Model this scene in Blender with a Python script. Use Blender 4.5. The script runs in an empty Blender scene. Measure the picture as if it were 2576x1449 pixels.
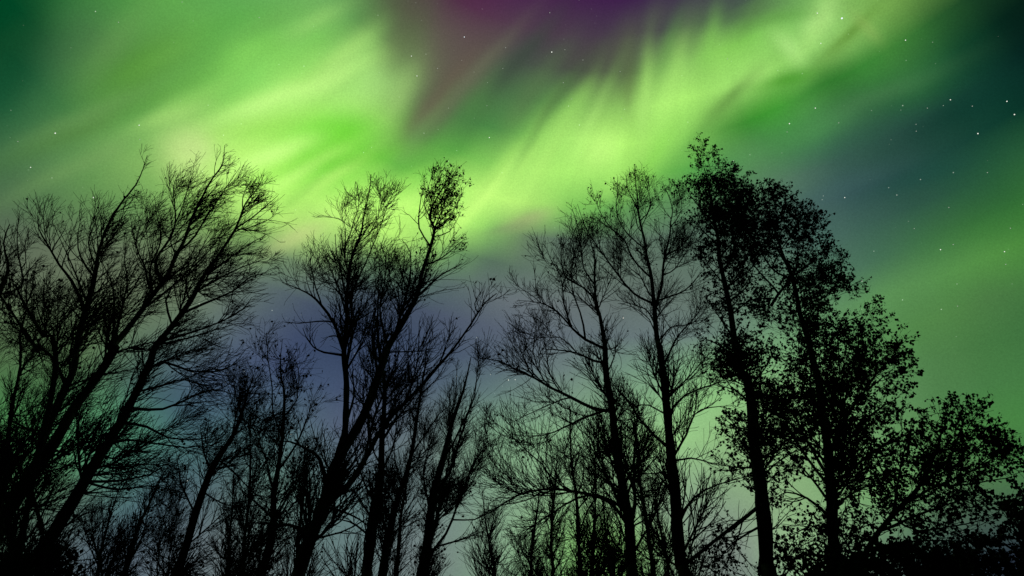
import bpy, math, random
import numpy as np
from mathutils import Matrix, Vector

SC = bpy.context.scene
COL = SC.collection
random.seed(7)
RNG = np.random.default_rng(11)

# ------------------------------------------------------------------ camera
# photograph measured in a 2576 x 1449 frame; focal length 1860 of those units
W, H, FPX = 2576.0, 1449.0, 1860.0
PITCH, ROLL = math.radians(47.7), math.radians(8.9)
CAM = np.array([0.0, 0.0, 1.6])
Fw = np.array([0, math.cos(PITCH), math.sin(PITCH)])
R0 = np.array([1.0, 0, 0]); U0 = np.array([0, -math.sin(PITCH), math.cos(PITCH)])
Rt = math.cos(ROLL) * R0 + math.sin(ROLL) * U0
Up = -math.sin(ROLL) * R0 + math.cos(ROLL) * U0
cd = bpy.data.cameras.new('camera'); cam = bpy.data.objects.new('camera', cd); COL.objects.link(cam)
cam.matrix_world = Matrix(((Rt[0], Up[0], -Fw[0], CAM[0]), (Rt[1], Up[1], -Fw[1], CAM[1]),
                           (Rt[2], Up[2], -Fw[2], CAM[2]), (0, 0, 0, 1)))
cd.sensor_width = 36; cd.lens = 36 * FPX / W; cd.clip_start = 0.05; cd.clip_end = 20000
SC.camera = cam
SC.view_settings.view_transform = 'Standard'; SC.view_settings.look = 'None'
SC.cycles.max_bounces = 3; SC.cycles.diffuse_bounces = 1
SC.view_settings.exposure = 0; SC.view_settings.gamma = 1

def ray(x, y):
    d = Fw * FPX + Rt * (x - W / 2) - Up * (y - H / 2)
    return d / np.linalg.norm(d)
def at(x, y, Y):                     # point of the line of sight that lies Y metres ahead
    d = ray(x, y); return CAM + d * (Y / d[1])
def lin(c):
    c = np.asarray(c, float) / 255.0
    return np.where(c <= 0.04045, c / 12.92, ((c + 0.055) / 1.055) ** 2.4)

# ------------------------------------------------------------------ sky: night sky with aurora (world nodes by direction)
ROWS = {
 -200: [(0,(10,60,35)),(400,(80,140,70)),(800,(90,130,80)),(1100,(72,34,66)),(1500,(56,28,68)),(1800,(54,32,70)),(2100,(90,130,70)),(2350,(120,170,80)),(2576,(20,50,35))],
 0: [(-300,(5,50,28)),(0,(10,70,36)),(80,(14,76,40)),(200,(60,120,62)),(400,(93,165,75)),(600,(90,163,80)),(800,(112,180,95)),(900,(90,140,80)),(1000,(82,86,66)),(1100,(80,58,70)),(1200,(80,34,72)),(1300,(74,36,78)),(1400,(68,36,74)),(1500,(64,34,74)),(1700,(58,32,76)),(1800,(62,50,78)),(1900,(68,88,74)),(2000,(92,156,78)),(2100,(128,195,95)),(2250,(122,172,80)),(2350,(60,105,50)),(2450,(14,52,32)),(2576,(5,30,22)),(2900,(4,20,20))],
 100: [(-300,(5,50,28)),(0,(9,66,36)),(80,(16,72,42)),(200,(70,114,68)),(400,(98,160,76)),(600,(97,180,76)),(800,(115,198,86)),(900,(102,160,82)),(1000,(86,94,72)),(1100,(94,86,78)),(1200,(86,66,76)),(1300,(78,66,74)),(1400,(76,62,74)),(1500,(70,56,75)),(1600,(72,66,74)),(1700,(84,100,75)),(1800,(112,180,78)),(1900,(116,195,80)),(2000,(138,212,100)),(2080,(148,215,112)),(2200,(100,160,70)),(2300,(50,112,50)),(2400,(20,70,42)),(2576,(5,32,28)),(2900,(4,24,22))],
 200: [(-300,(14,66,40)),(0,(20,80,48)),(80,(34,88,54)),(200,(82,132,72)),(400,(96,156,70)),(600,(112,205,86)),(750,(140,222,96)),(900,(152,226,110)),(950,(144,216,106)),(1000,(116,162,92)),(1040,(98,118,80)),(1080,(96,100,78)),(1180,(98,88,80)),(1260,(80,112,76)),(1350,(66,88,70)),(1500,(78,90,70)),(1590,(96,130,72)),(1650,(145,222,98)),(1800,(152,232,102)),(1920,(146,220,104)),(2000,(110,185,80)),(2060,(70,130,52)),(2150,(46,122,48)),(2300,(46,110,60)),(2450,(20,65,50)),(2576,(7,42,36)),(2900,(6,36,30))],
 300: [(-300,(30,80,54)),(0,(42,95,60)),(200,(84,138,74)),(400,(112,178,85)),(600,(146,220,95)),(720,(165,246,108)),(830,(128,222,78)),(930,(140,215,90)),(1000,(128,185,92)),(1060,(100,118,80)),(1150,(76,132,70)),(1250,(70,120,70)),(1350,(106,176,80)),(1500,(152,226,100)),(1650,(156,232,102)),(1750,(138,212,90)),(1850,(72,132,60)),(1950,(52,140,48)),(2050,(70,140,75)),(2200,(60,102,76)),(2300,(42,82,70)),(2450,(17,62,52)),(2576,(18,72,52)),(2900,(30,90,50))],
 400: [(-300,(50,95,64)),(0,(65,106,70)),(200,(102,150,84)),(400,(134,188,95)),(480,(182,226,124)),(600,(168,240,102)),(700,(134,228,74)),(830,(96,210,54)),(950,(104,202,64)),(1050,(92,182,68)),(1200,(112,190,80)),(1350,(150,226,100)),(1500,(162,240,106)),(1600,(142,220,86)),(1700,(92,180,70)),(1800,(86,150,80)),(1950,(84,130,90)),(2100,(62,98,85)),(2250,(42,82,75)),(2400,(32,82,66)),(2576,(52,112,65)),(2900,(60,125,60))],
 500: [(-300,(66,100,72)),(0,(76,106,76)),(200,(94,138,80)),(400,(112,160,86)),(520,(140,196,94)),(620,(172,246,106)),(720,(175,250,110)),(800,(142,218,86)),(900,(176,248,108)),(1000,(166,246,102)),(1100,(162,240,100)),(1200,(178,250,110)),(1350,(160,230,102)),(1450,(120,208,80)),(1600,(100,160,84)),(1800,(86,130,90)),(1950,(84,115,95)),(2100,(62,92,92)),(2250,(50,86,82)),(2400,(50,102,72)),(2576,(54,120,58)),(2900,(80,150,60))],
 580: [(-300,(76,98,78)),(0,(86,104,82)),(300,(96,120,86)),(500,(112,140,90)),(650,(132,182,90)),(750,(168,218,108)),(850,(172,232,112)),(1000,(170,242,102)),(1140,(166,242,104)),(1240,(120,190,92)),(1320,(116,140,102)),(1400,(92,118,94)),(1600,(90,118,94)),(1900,(84,112,98)),(2100,(70,102,96)),(2300,(62,112,80)),(2500,(70,138,62)),(2900,(80,150,66))],
 650: [(-300,(80,95,85)),(0,(96,108,90)),(300,(104,118,92)),(550,(105,124,94)),(680,(100,128,98)),(760,(124,152,102)),(850,(112,140,100)),(1000,(110,150,95)),(1150,(98,136,94)),(1250,(88,114,92)),(1350,(94,118,98)),(1600,(94,114,100)),(1900,(90,116,100)),(2150,(74,112,96)),(2300,(78,134,84)),(2450,(90,158,78)),(2576,(82,154,68)),(2900,(70,140,64))],
 750: [(-300,(90,110,84)),(0,(94,112,86)),(300,(100,116,90)),(550,(102,120,100)),(680,(88,102,108)),(800,(72,86,100)),(1000,(70,84,98)),(1200,(94,106,112)),(1280,(102,112,118)),(1500,(100,112,108)),(1800,(98,118,106)),(2100,(94,138,98)),(2300,(96,156,86)),(2450,(92,150,80)),(2576,(74,126,74)),(2900,(64,120,66))],
 850: [(-300,(80,118,76)),(0,(88,114,78)),(300,(94,120,88)),(500,(90,112,106)),(620,(78,90,114)),(800,(56,70,96)),(1000,(58,72,96)),(1230,(82,94,112)),(1400,(96,108,116)),(1700,(104,122,120)),(2000,(110,156,112)),(2300,(92,150,82)),(2450,(84,140,78)),(2576,(72,132,72)),(2900,(64,120,66))],
 950: [(-300,(60,110,66)),(0,(72,110,68)),(250,(78,112,80)),(420,(66,88,104)),(600,(70,86,112)),(800,(62,78,106)),(1000,(68,82,106)),(1230,(88,108,116)),(1400,(110,130,124)),(1650,(120,160,128)),(1800,(132,190,124)),(2100,(120,168,112)),(2400,(86,142,84)),(2576,(78,140,76)),(2900,(64,120,66))],
 1100: [(-300,(60,120,70)),(0,(74,130,78)),(150,(84,150,98)),(340,(84,146,116)),(500,(64,92,104)),(650,(84,118,116)),(900,(86,96,118)),(1100,(104,124,118)),(1270,(126,168,130)),(1500,(130,172,128)),(1700,(146,202,132)),(1900,(138,180,124)),(2200,(120,172,112)),(2450,(92,150,84)),(2576,(80,152,76)),(2900,(64,120,66))],
 1250: [(-300,(60,110,70)),(0,(76,112,80)),(200,(84,110,96)),(300,(74,120,116)),(420,(76,92,108)),(680,(100,132,120)),(900,(92,118,120)),(1100,(110,130,126)),(1270,(132,168,136)),(1500,(136,176,128)),(1750,(134,158,136)),(1950,(140,176,128)),(2300,(126,186,116)),(2450,(96,130,96)),(2576,(80,120,84)),(2900,(60,90,70))],
 1400: [(-300,(60,90,76)),(0,(80,96,92)),(300,(92,108,122)),(600,(110,124,124)),(850,(104,130,130)),(1050,(118,132,132)),(1270,(132,166,136)),(1500,(130,200,104)),(1620,(136,190,120)),(1800,(120,124,130)),(1980,(148,188,140)),(2200,(120,150,124)),(2400,(58,76,88)),(2576,(50,60,76)),(2900,(40,50,60))],
 1700: [(-300,(40,60,56)),(0,(60,76,80)),(600,(80,95,100)),(1270,(100,130,110)),(1800,(90,110,100)),(2300,(60,80,80)),(2900,(30,40,50))],
}
YK = np.array(sorted(ROWS)); 
XK = np.arange(-300, 2901, 25.0)
TAB = np.stack([np.stack([np.interp(XK, [p[0] for p in ROWS[y]], [p[1][c] for p in ROWS[y]]) for c in range(3)], 1) for y in YK])
ker = np.array([1, 3, 5, 3, 1.0]); ker /= ker.sum()
pad = np.pad(TAB, ((0, 0), (2, 2), (0, 0)), mode='edge')
TAB = sum(ker[i] * pad[:, i:i + TAB.shape[1]] for i in range(5))
def tone(c):          # the brightest greens of the photograph run a little paler
    c = np.asarray(c, float); k = min(max((c[1] - 150) / 80, 0), 1)
    return (c + (c[1] - c) * np.array([.2, 0, .08]) * k) * (1 + .02 * k)
def hermite(t, y0, y1, y2, y3):
    return y1 + 0.5 * t * (y2 - y0 + t * (2 * y0 - 5 * y1 + 4 * y2 - y3 + t * (3 * (y1 - y2) + y3 - y0)))
def sky_at(x, y):
    x = min(max(x, -300), 2899.9); y = min(max(y, -200), 1699.9)
    k = int(np.searchsorted(YK, y, side='right') - 1); t = (y - YK[k]) / (YK[k + 1] - YK[k])
    fx = (x + 300) / 25; i = int(fx); fx -= i
    r = [(1 - fx) * TAB[min(max(k + o, 0), len(YK) - 1), i] + fx * TAB[min(max(k + o, 0), len(YK) - 1), i + 1] for o in (-1, 0, 1, 2)]
    f = 1 - .13 * min(max((x - 2000) / 300, 0), 1) * min(max((y - 150) / 150, 0), 1)      # the right side of the sky is dimmer
    f *= 1 - .05 * min(max((y - 1000) / 400, 0), 1)
    return tone(np.clip(hermite(t, *r), 2, 255) * f)

world = bpy.data.worlds.new('World'); SC.world = world; world.use_nodes = True
NT = world.node_tree; NT.nodes.clear(); NN = NT.nodes.new; LK = NT.links.new
def setin(n, i, v):
    if hasattr(v, 'is_output'): LK(v, n.inputs[i])
    elif v is not None: n.inputs[i].default_value = v
def M(op, a, b=None, c=None, clamp=False):
    n = NN('ShaderNodeMath'); n.operation = op; n.use_clamp = clamp
    setin(n, 0, a); setin(n, 1, b); setin(n, 2, c); return n.outputs[0]
def V(op, a, b=None, c=None):
    n = NN('ShaderNodeVectorMath'); n.operation = op
    setin(n, 0, a); setin(n, 1, b); setin(n, 2, c)
    return n.outputs['Value'] if op in ('DOT_PRODUCT', 'LENGTH', 'DISTANCE') else n.outputs[0]
def MIX(f, a, b):
    n = NN('ShaderNodeMix'); n.data_type = 'RGBA'; n.blend_type = 'MIX'
    setin(n, 0, f); setin(n, 6, a); setin(n, 7, b); return n.outputs[2]
tc = NN('ShaderNodeTexCoord').outputs['Generated']
d0 = V('NORMALIZE', tc)
def NOISE(vec, scale, detail=2, rough=0.5):
    n = NN('ShaderNodeTexNoise'); LK(vec, n.inputs['Vector']); n.inputs['Scale'].default_value = scale
    n.inputs['Detail'].default_value = detail; n.inputs['Roughness'].default_value = rough; return n
# gentle drift so no edge is geometrically clean
nz = NOISE(d0, 7.0, 2)
warp = V('MULTIPLY', V('SUBTRACT', nz.outputs['Color'], (0.5, 0.5, 0.5)), (0.022, 0.022, 0.022))
dw = V('NORMALIZE', V('ADD', d0, warp))
sx = NN('ShaderNodeSeparateXYZ'); LK(dw, sx.inputs[0])
AZ0, AZ1 = -64.0, 64.0
EL = np.arange(22.0, 82.1, 2.5)
az = M('ARCTAN2', sx.outputs[0], sx.outputs[1])
azf = M('MULTIPLY_ADD', az, 180 / math.pi / (AZ1 - AZ0), -AZ0 / (AZ1 - AZ0))
el = M('MULTIPLY', M('ARCSINE', sx.outputs[2]), 180 / math.pi)
DARK = lin((10, 34, 30))
def ramp(elev):
    n = NN('ShaderNodeValToRGB'); cr = n.color_ramp; cr.interpolation = 'CARDINAL'; LK(azf, n.inputs[0])
    N = 31; pts = np.linspace(0, 1, N)
    for p in pts[1:-1]: cr.elements.new(float(p))
    e = math.radians(elev)
    for k, p in enumerate(pts):
        a = math.radians(AZ0 + p * (AZ1 - AZ0))
        v = np.array([math.sin(a) * math.cos(e), math.cos(a) * math.cos(e), math.sin(e)])
        z = v @ Fw
        c = lin(sky_at(W / 2 + FPX * (v @ Rt) / z, H / 2 - FPX * (v @ Up) / z))
        cr.elements[k].color = (*[float(q) for q in c], 1)
    return n.outputs[0]
# streaks and folds of the curtain: x, y, angle (deg, up-right positive), half length, half width, strength, colour
STROKES = [
 (955,215,20,90,46,.5,(158,226,118)),(885,140,30,70,30,.35,(146,214,104)),(1835,45,8,110,24,.6,(72,94,72)),(1710,50,30,80,28,.5,(66,58,76)),(1110,265,45,95,45,.5,(88,112,74)),
 (1020,120,62,90,40,.5,(88,104,70)),(1480,150,12,120,44,.55,(78,72,72)),(1575,130,80,60,30,.5,(88,96,74)),(1650,50,70,50,26,.35,(84,92,78)),(1150,150,40,120,60,.45,(92,82,76)),(1330,250,55,70,30,.35,(74,100,68)),
 (1110,235,47,130,24,.5,(102,88,76)),(1190,200,49,150,16,.45,(108,110,88)),(1205,275,50,80,30,.6,(78,134,68)),
 (1310,150,52,110,22,.7,(60,72,63)),(1345,230,55,110,26,.35,(96,128,80)),(1075,290,48,60,20,.4,(112,96,84)),
 (1050,335,50,90,16,.4,(108,152,88)),(1000,245,62,70,24,.35,(156,204,112)),(905,150,60,70,24,.35,(140,212,104)),
 (833,332,8,90,34,.85,(82,210,34)),(800,400,25,80,30,.6,(110,216,58)),(642,325,12,80,20,.6,(128,216,72)),
 (712,240,20,150,20,.7,(186,252,128)),(820,215,30,110,18,.4,(176,246,122)),(800,178,32,90,14,.35,(138,205,92)),
 (861,150,38,70,20,.4,(166,228,114)),(618,139,30,70,30,.4,(130,218,88)),(670,395,22,110,22,.75,(190,255,126)),
 (560,345,22,90,18,.35,(160,226,102)),(480,375,60,46,46,.75,(188,224,132)),(427,288,18,70,16,.5,(164,220,114)),
 (434,332,18,60,14,.45,(104,160,76)),(190,323,24,130,20,.5,(84,128,60)),(208,400,28,150,18,.35,(120,162,94)),
 (208,288,24,130,16,.35,(112,158,90)),(350,160,32,100,36,.6,(84,146,52)),(420,130,30,80,18,.3,(108,178,76)),
 (500,240,28,120,18,.35,(136,208,94)),(420,230,28,110,14,.3,(92,156,66)),(300,90,55,110,22,.35,(104,154,82)),
 (677,52,25,80,18,.4,(104,170,80)),(799,52,25,70,20,.4,(150,214,110)),(570,60,20,110,20,.35,(88,166,70)),(60,90,70,130,34,.5,(8,66,36)),
 (740,445,32,120,16,.5,(188,254,120)),(780,480,35,100,13,.5,(128,200,80)),(835,450,38,90,13,.45,(180,250,110)),
 (865,503,40,85,12,.6,(190,253,120)),(905,470,42,60,11,.4,(144,214,88)),(1020,450,40,80,20,.3,(140,222,84)),
 (750,600,26,70,22,.6,(188,206,128)),(820,590,35,44,18,.5,(176,180,124)),(900,395,12,120,16,.35,(100,196,56)),
 (1060,400,20,110,20,.45,(84,160,66)),(1000,520,35,120,16,.35,(182,250,112)),
 (1225,480,50,100,18,.6,(190,254,118)),(1180,535,48,80,16,.5,(184,252,114)),(1300,440,54,110,14,.4,(176,248,110)),
 (1262,420,50,90,10,.35,(134,208,86)),(1380,390,58,110,20,.45,(170,244,108)),(1508,375,50,46,34,.6,(182,250,118)),
 (1345,345,62,90,12,.4,(120,180,84)),(1430,290,60,90,16,.45,(146,222,98)),(1480,310,65,70,14,.35,(166,236,110)),(1520,225,62,70,16,.35,(126,176,92)),
 (1440,205,50,100,14,.35,(76,92,68)),(1395,265,58,80,12,.4,(86,124,70)),(1580,215,86,60,14,.4,(96,116,70)),
 (1622,240,84,90,16,.5,(160,234,108)),(1700,190,75,90,24,.35,(160,236,106)),(1560,420,55,90,22,.35,(150,230,96)),
 (1690,110,72,60,18,.4,(96,150,74)),(1790,100,80,60,18,.4,(124,205,84)),(1745,90,78,50,14,.3,(86,120,74)),
 (1330,548,22,54,16,.75,(160,182,116)),(1290,572,15,60,12,.5,(126,150,104)),(1425,540,6,80,12,.7,(98,118,92)),(1220,590,25,60,12,.4,(104,150,88)),
 (1640,385,56,80,18,.4,(122,212,74)),(1690,350,56,60,14,.35,(100,180,66)),(1750,345,50,60,18,.4,(96,160,74)),
 (2026,170,-52,30,9,.75,(166,220,124)),(1985,132,-45,44,18,.6,(162,228,124)),(2064,50,58,54,26,.7,(168,230,126)),
 (2040,105,56,50,16,.5,(152,220,110)),(2144,82,46,54,11,.7,(92,140,50)),(2178,66,-48,40,12,.55,(140,186,92)),(2206,34,30,45,16,.4,(140,186,86)),
 (2114,123,45,60,20,.35,(108,160,68)),(1960,55,12,80,16,.45,(90,150,64)),(1890,50,60,60,20,.3,(90,130,70)),
 (1982,206,12,56,14,.6,(62,146,28)),(1845,240,42,70,16,.55,(82,122,58)),(1920,268,28,90,30,.5,(54,146,38)),
 (2070,215,35,70,18,.35,(40,116,44)),(2190,150,30,110,26,.3,(44,120,44)),(2237,230,24,110,20,.28,(86,134,86)),(2027,335,20,80,22,.35,(82,146,80)),
 (2210,330,24,120,26,.35,(42,82,70)),(2410,275,28,120,34,.5,(10,52,44)),(2120,470,20,110,24,.35,(62,94,94)),(2320,440,20,100,24,.35,(26,72,66)),
 (2515,650,22,110,40,.18,(94,162,70)),(2300,712,22,140,40,.2,(104,166,90)),(2515,560,25,110,30,.15,(62,134,54)),
]
def frame(x, y, ang):
    cdir = ray(x, y); a = math.radians(ang)
    p2 = ray(x + 10 * math.cos(a), y - 10 * math.sin(a)); ta = p2 - cdir; ta -= cdir * (ta @ cdir); ta /= np.linalg.norm(ta)
    return cdir, ta, np.cross(cdir, ta)
def paint(colr, x, y, ang, hl, hw, st, c):
    cdir, ta, tb = frame(x, y, ang)
    u = V('DOT_PRODUCT', dw, tuple(ta * FPX / hl)); v = V('DOT_PRODUCT', dw, tuple(tb * FPX / hw))
    w = M('POWER', 0.42, M('MULTIPLY_ADD', v, v, M('MULTIPLY_ADD', u, u, math.log(st) / math.log(0.42))))
    return MIX(w, colr, (*lin(tone(c)), 1))
# fine ray structure, fanning out of the magnetic zenith
mz = ray(1750, -420); e = Vector(mz).to_track_quat('Z', 'Y').to_matrix()
mp = NN('ShaderNodeMapping'); mp.vector_type = 'TEXTURE'; LK(dw, mp.inputs[0]); mp.inputs['Rotation'].default_value = e.to_euler()
xy = V('NORMALIZE', V('MULTIPLY', mp.outputs[0], (1, 1, 0)))
rays_v = V('MULTIPLY_ADD', xy, (9, 9, 0), V('MULTIPLY', mp.outputs[0], (0, 0, 3.0)))
rn = M('SUBTRACT', NOISE(rays_v, 1.5, 2, 0.5).outputs[0], 0.5)
bn = M('MULTIPLY_ADD', NOISE(d0, 5.0, 2, 0.5).outputs[0], 0.18, 0.91)
bn = M('MULTIPLY_ADD', M('SUBTRACT', NOISE(d0, 520.0, 1, 0.7).outputs[0], 0.5), 0.34, bn)      # imitated sensor grain, put into the sky's brightness
# dust of faint stars
vo = NN('ShaderNodeTexVoronoi'); vo.feature = 'F1'; LK(d0, vo.inputs['Vector']); vo.inputs['Scale'].default_value = 110
sep = NN('ShaderNodeSeparateColor'); LK(vo.outputs['Color'], sep.inputs[0])
spot = M('MULTIPLY', M('LESS_THAN', vo.outputs['Distance'], 0.075), M('MULTIPLY', M('POWER', sep.outputs[0], 8.0), 0.35))
stars = V('MULTIPLY', (0.9, 1.0, 0.85), spot)
def background(col):
    n = NN('ShaderNodeBackground'); n.inputs[1].default_value = 1.0; setin(n, 0, col); return n.outputs[0]
def choose(f, a, b):
    n = NN('ShaderNodeMixShader'); LK(f, n.inputs[0]); LK(a, n.inputs[1]); LK(b, n.inputs[2]); return n.outputs[0]
def patch(e0, e1, a0, a1):           # one patch of sky: the altitude bands and the folds that reach it
    ks = [k for k in range(len(EL)) if e0 - 0.01 <= EL[k] <= e1 + 0.01]
    colr = ramp(EL[ks[0]])
    for k in ks[1:]:
        colr = MIX(M('MULTIPLY_ADD', el, 1 / (EL[k] - EL[k - 1]), -EL[k - 1] / (EL[k] - EL[k - 1])), colr, ramp(EL[k]))
    E, A = np.meshgrid(np.radians(np.linspace(e0, e1, 15)), np.radians(np.linspace(max(a0, -75), min(a1, 75), 25)))
    D = np.stack([np.sin(A) * np.cos(E), np.cos(A) * np.cos(E), np.sin(E)], -1).reshape(-1, 3)
    for s_ in STROKES:
        cdir, ta, tb = frame(*s_[:3]); q = D - cdir
        r2 = ((q @ ta) / s_[3] * FPX) ** 2 + ((q @ tb) / s_[4] * FPX) ** 2 + (q @ cdir) ** 2
        if r2.min() < 6.5: colr = paint(colr, *s_)
    lum = V('DOT_PRODUCT', colr, (0.25, 0.6, 0.15))
    gain = M('MULTIPLY_ADD', rn, M('MINIMUM', M('MULTIPLY_ADD', lum, 0.4, 0.03), 0.2), bn)
    sn = NN('ShaderNodeVectorMath'); sn.operation = 'SCALE'; LK(colr, sn.inputs[0]); LK(gain, sn.inputs['Scale'])
    return background(V('ADD', sn.outputs[0], stars))
azd = M('MULTIPLY', az, 180 / math.pi)
sh = patch(22.0, 82.0, -180, 180)
# outside the aurora's part of the sky the night is dark
mask = M('MULTIPLY', M('MULTIPLY_ADD', sx.outputs[1], 5.0, 0.4, clamp=True), M('MULTIPLY_ADD', sx.outputs[2], 5.0, 0.2, clamp=True))
sh = choose(mask, background((*DARK, 1)), sh)
wo = NN('ShaderNodeOutputWorld'); LK(sh, wo.inputs[0])
world.cycles.sampling_method = 'MANUAL'; world.cycles.sample_map_resolution = 256
#TREES
# ------------------------------------------------------------------ materials
def new_mat(name):
    m = bpy.data.materials.new(name); m.use_nodes = True
    return m, m.node_tree, m.node_tree.nodes['Principled BSDF']
def bark_mat(name, c0, c1, scale, bump=0.6):
    m, nt, b = new_mat(name)
    t = nt.nodes.new('ShaderNodeTexCoord'); mp = nt.nodes.new('ShaderNodeMapping'); mp.inputs['Scale'].default_value = (1, 1, 0.25)
    nt.links.new(t.outputs['Object'], mp.inputs[0])
    n = nt.nodes.new('ShaderNodeTexNoise'); n.inputs['Scale'].default_value = scale; n.inputs['Detail'].default_value = 5
    nt.links.new(mp.outputs[0], n.inputs['Vector'])
    r = nt.nodes.new('ShaderNodeValToRGB'); r.color_ramp.elements[0].position = 0.35; r.color_ramp.elements[1].position = 0.68
    r.color_ramp.elements[0].color = (*c0, 1); r.color_ramp.elements[1].color = (*c1, 1)
    nt.links.new(n.outputs[0], r.inputs[0]); nt.links.new(r.outputs[0], b.inputs['Base Color'])
    bu = nt.nodes.new('ShaderNodeBump'); bu.inputs['Strength'].default_value = bump; bu.inputs['Distance'].default_value = 0.02
    nt.links.new(n.outputs[0], bu.inputs['Height']); nt.links.new(bu.outputs[0], b.inputs['Normal'])
    b.inputs['Roughness'].default_value = 0.9; b.inputs['Specular IOR Level'].default_value = 0.1
    return m
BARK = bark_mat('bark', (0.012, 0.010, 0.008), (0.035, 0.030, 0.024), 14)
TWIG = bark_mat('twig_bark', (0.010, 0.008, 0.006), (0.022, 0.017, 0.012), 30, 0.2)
def leaf_mat():
    m, nt, b = new_mat('autumn_leaf')
    g = nt.nodes.new('ShaderNodeNewGeometry'); r = nt.nodes.new('ShaderNodeValToRGB')
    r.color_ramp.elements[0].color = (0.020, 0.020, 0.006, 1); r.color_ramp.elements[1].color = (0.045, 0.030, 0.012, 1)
    nt.links.new(g.outputs['Random Per Island'], r.inputs[0]); nt.links.new(r.outputs[0], b.inputs['Base Color'])
    b.inputs['Roughness'].default_value = 0.8; b.inputs['Specular IOR Level'].default_value = 0.15
    return m
LEAF = leaf_mat()
def soil_mat():
    m, nt, b = new_mat('forest_floor')
    n = nt.nodes.new('ShaderNodeTexNoise'); n.inputs['Scale'].default_value = 0.8; n.inputs['Detail'].default_value = 8
    t = nt.nodes.new('ShaderNodeTexCoord'); nt.links.new(t.outputs['Object'], n.inputs['Vector'])
    r = nt.nodes.new('ShaderNodeValToRGB'); r.color_ramp.elements[0].position = .35; r.color_ramp.elements[1].position = .7
    r.color_ramp.elements[0].color = (0.02, 0.028, 0.010, 1); r.color_ramp.elements[1].color = (0.055, 0.050, 0.022, 1)
    nt.links.new(n.outputs[0], r.inputs[0]); nt.links.new(r.outputs[0], b.inputs['Base Color']); b.inputs['Roughness'].default_value = 1
    return m

# ------------------------------------------------------------------ mesh helpers (numpy)
def unit(v): return v / np.maximum(np.linalg.norm(v, axis=-1, keepdims=True), 1e-9)
def tubes(P, R, sides):
    """P (B,n,3) polylines, R (B,n) radii -> verts, quads"""
    B, n, _ = P.shape
    T = np.empty_like(P); T[:, 1:-1] = P[:, 2:] - P[:, :-2]; T[:, 0] = P[:, 1] - P[:, 0]; T[:, -1] = P[:, -1] - P[:, -2]
    T = unit(T)
    ref = unit(np.cross(T[:, 0], unit(RNG.normal(size=(B, 3)))))[:, None, :]
    U = unit(ref - (ref * T).sum(-1, keepdims=True) * T); Vv = np.cross(T, U)
    a = np.arange(sides) * 2 * math.pi / sides
    ring = U[:, :, None, :] * np.cos(a)[None, None, :, None] + Vv[:, :, None, :] * np.sin(a)[None, None, :, None]
    vs = (P[:, :, None, :] + ring * R[:, :, None, None]).reshape(-1, 3)
    b = np.arange(B)[:, None, None] * n * sides; i = np.arange(n - 1)[None, :, None] * sides; k = np.arange(sides)[None, None, :]
    k2 = (k + 1) % sides
    q = np.stack([b + i + k, b + i + k2, b + i + sides + k2, b + i + sides + k], -1).reshape(-1, 4)
    return vs, q
def mesh_obj(name, parts, mat, parent=None, smooth=True):
    """parts: list of (verts, faces array of one width each)"""
    vs = []; loops = []; tot = []; off = 0
    for v, q in parts:
        vs.append(v); loops.append((q + off).ravel()); tot.append(np.full(len(q), q.shape[1])); off += len(v)
    vs = np.concatenate(vs); loops = np.concatenate(loops); tot = np.concatenate(tot)
    org = np.zeros(3)
    if parent is not None: org = np.array(parent.location)
    me = bpy.data.meshes.new(name); me.vertices.add(len(vs)); me.loops.add(len(loops)); me.polygons.add(len(tot))
    me.vertices.foreach_set('co', (vs - org).astype(np.float32).ravel())
    me.loops.foreach_set('vertex_index', loops.astype(np.int32))
    me.polygons.foreach_set('loop_start', np.concatenate([[0], np.cumsum(tot)[:-1]]).astype(np.int32))
    me.polygons.foreach_set('loop_total', tot.astype(np.int32))
    me.polygons.foreach_set('use_smooth', np.full(len(tot), smooth))
    me.update(calc_edges=True); me.materials.append(mat)
    o = bpy.data.objects.new(name, me); COL.objects.link(o)
    if parent is not None: o.parent = parent
    return o
def spline(pts, step=0.22, jitter=0.012):
    pts = np.asarray(pts, float); out = []
    p = np.vstack([2 * pts[0] - pts[1], pts, 2 * pts[-1] - pts[-2]])
    for i in range(1, len(p) - 2):
        n = max(2, int(np.linalg.norm(p[i + 1, :3] - p[i, :3]) / step))
        for t in np.arange(n) / n:
            out.append(hermite(t, p[i - 1], p[i], p[i + 1], p[i + 2]))
    out.append(pts[-1]); out = np.array(out)
    if len(out) < 6: return out
    w = RNG.normal(size=(len(out), 3)); k = np.array([1, 2, 3, 2, 1.0]) / 9 * 1.7
    w = np.stack([np.convolve(w[:, c], k, mode='same') for c in range(3)], 1) * jitter
    w[0] = 0; out[:, :3] += w
    return out                                       # columns x y z (radius)

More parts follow.
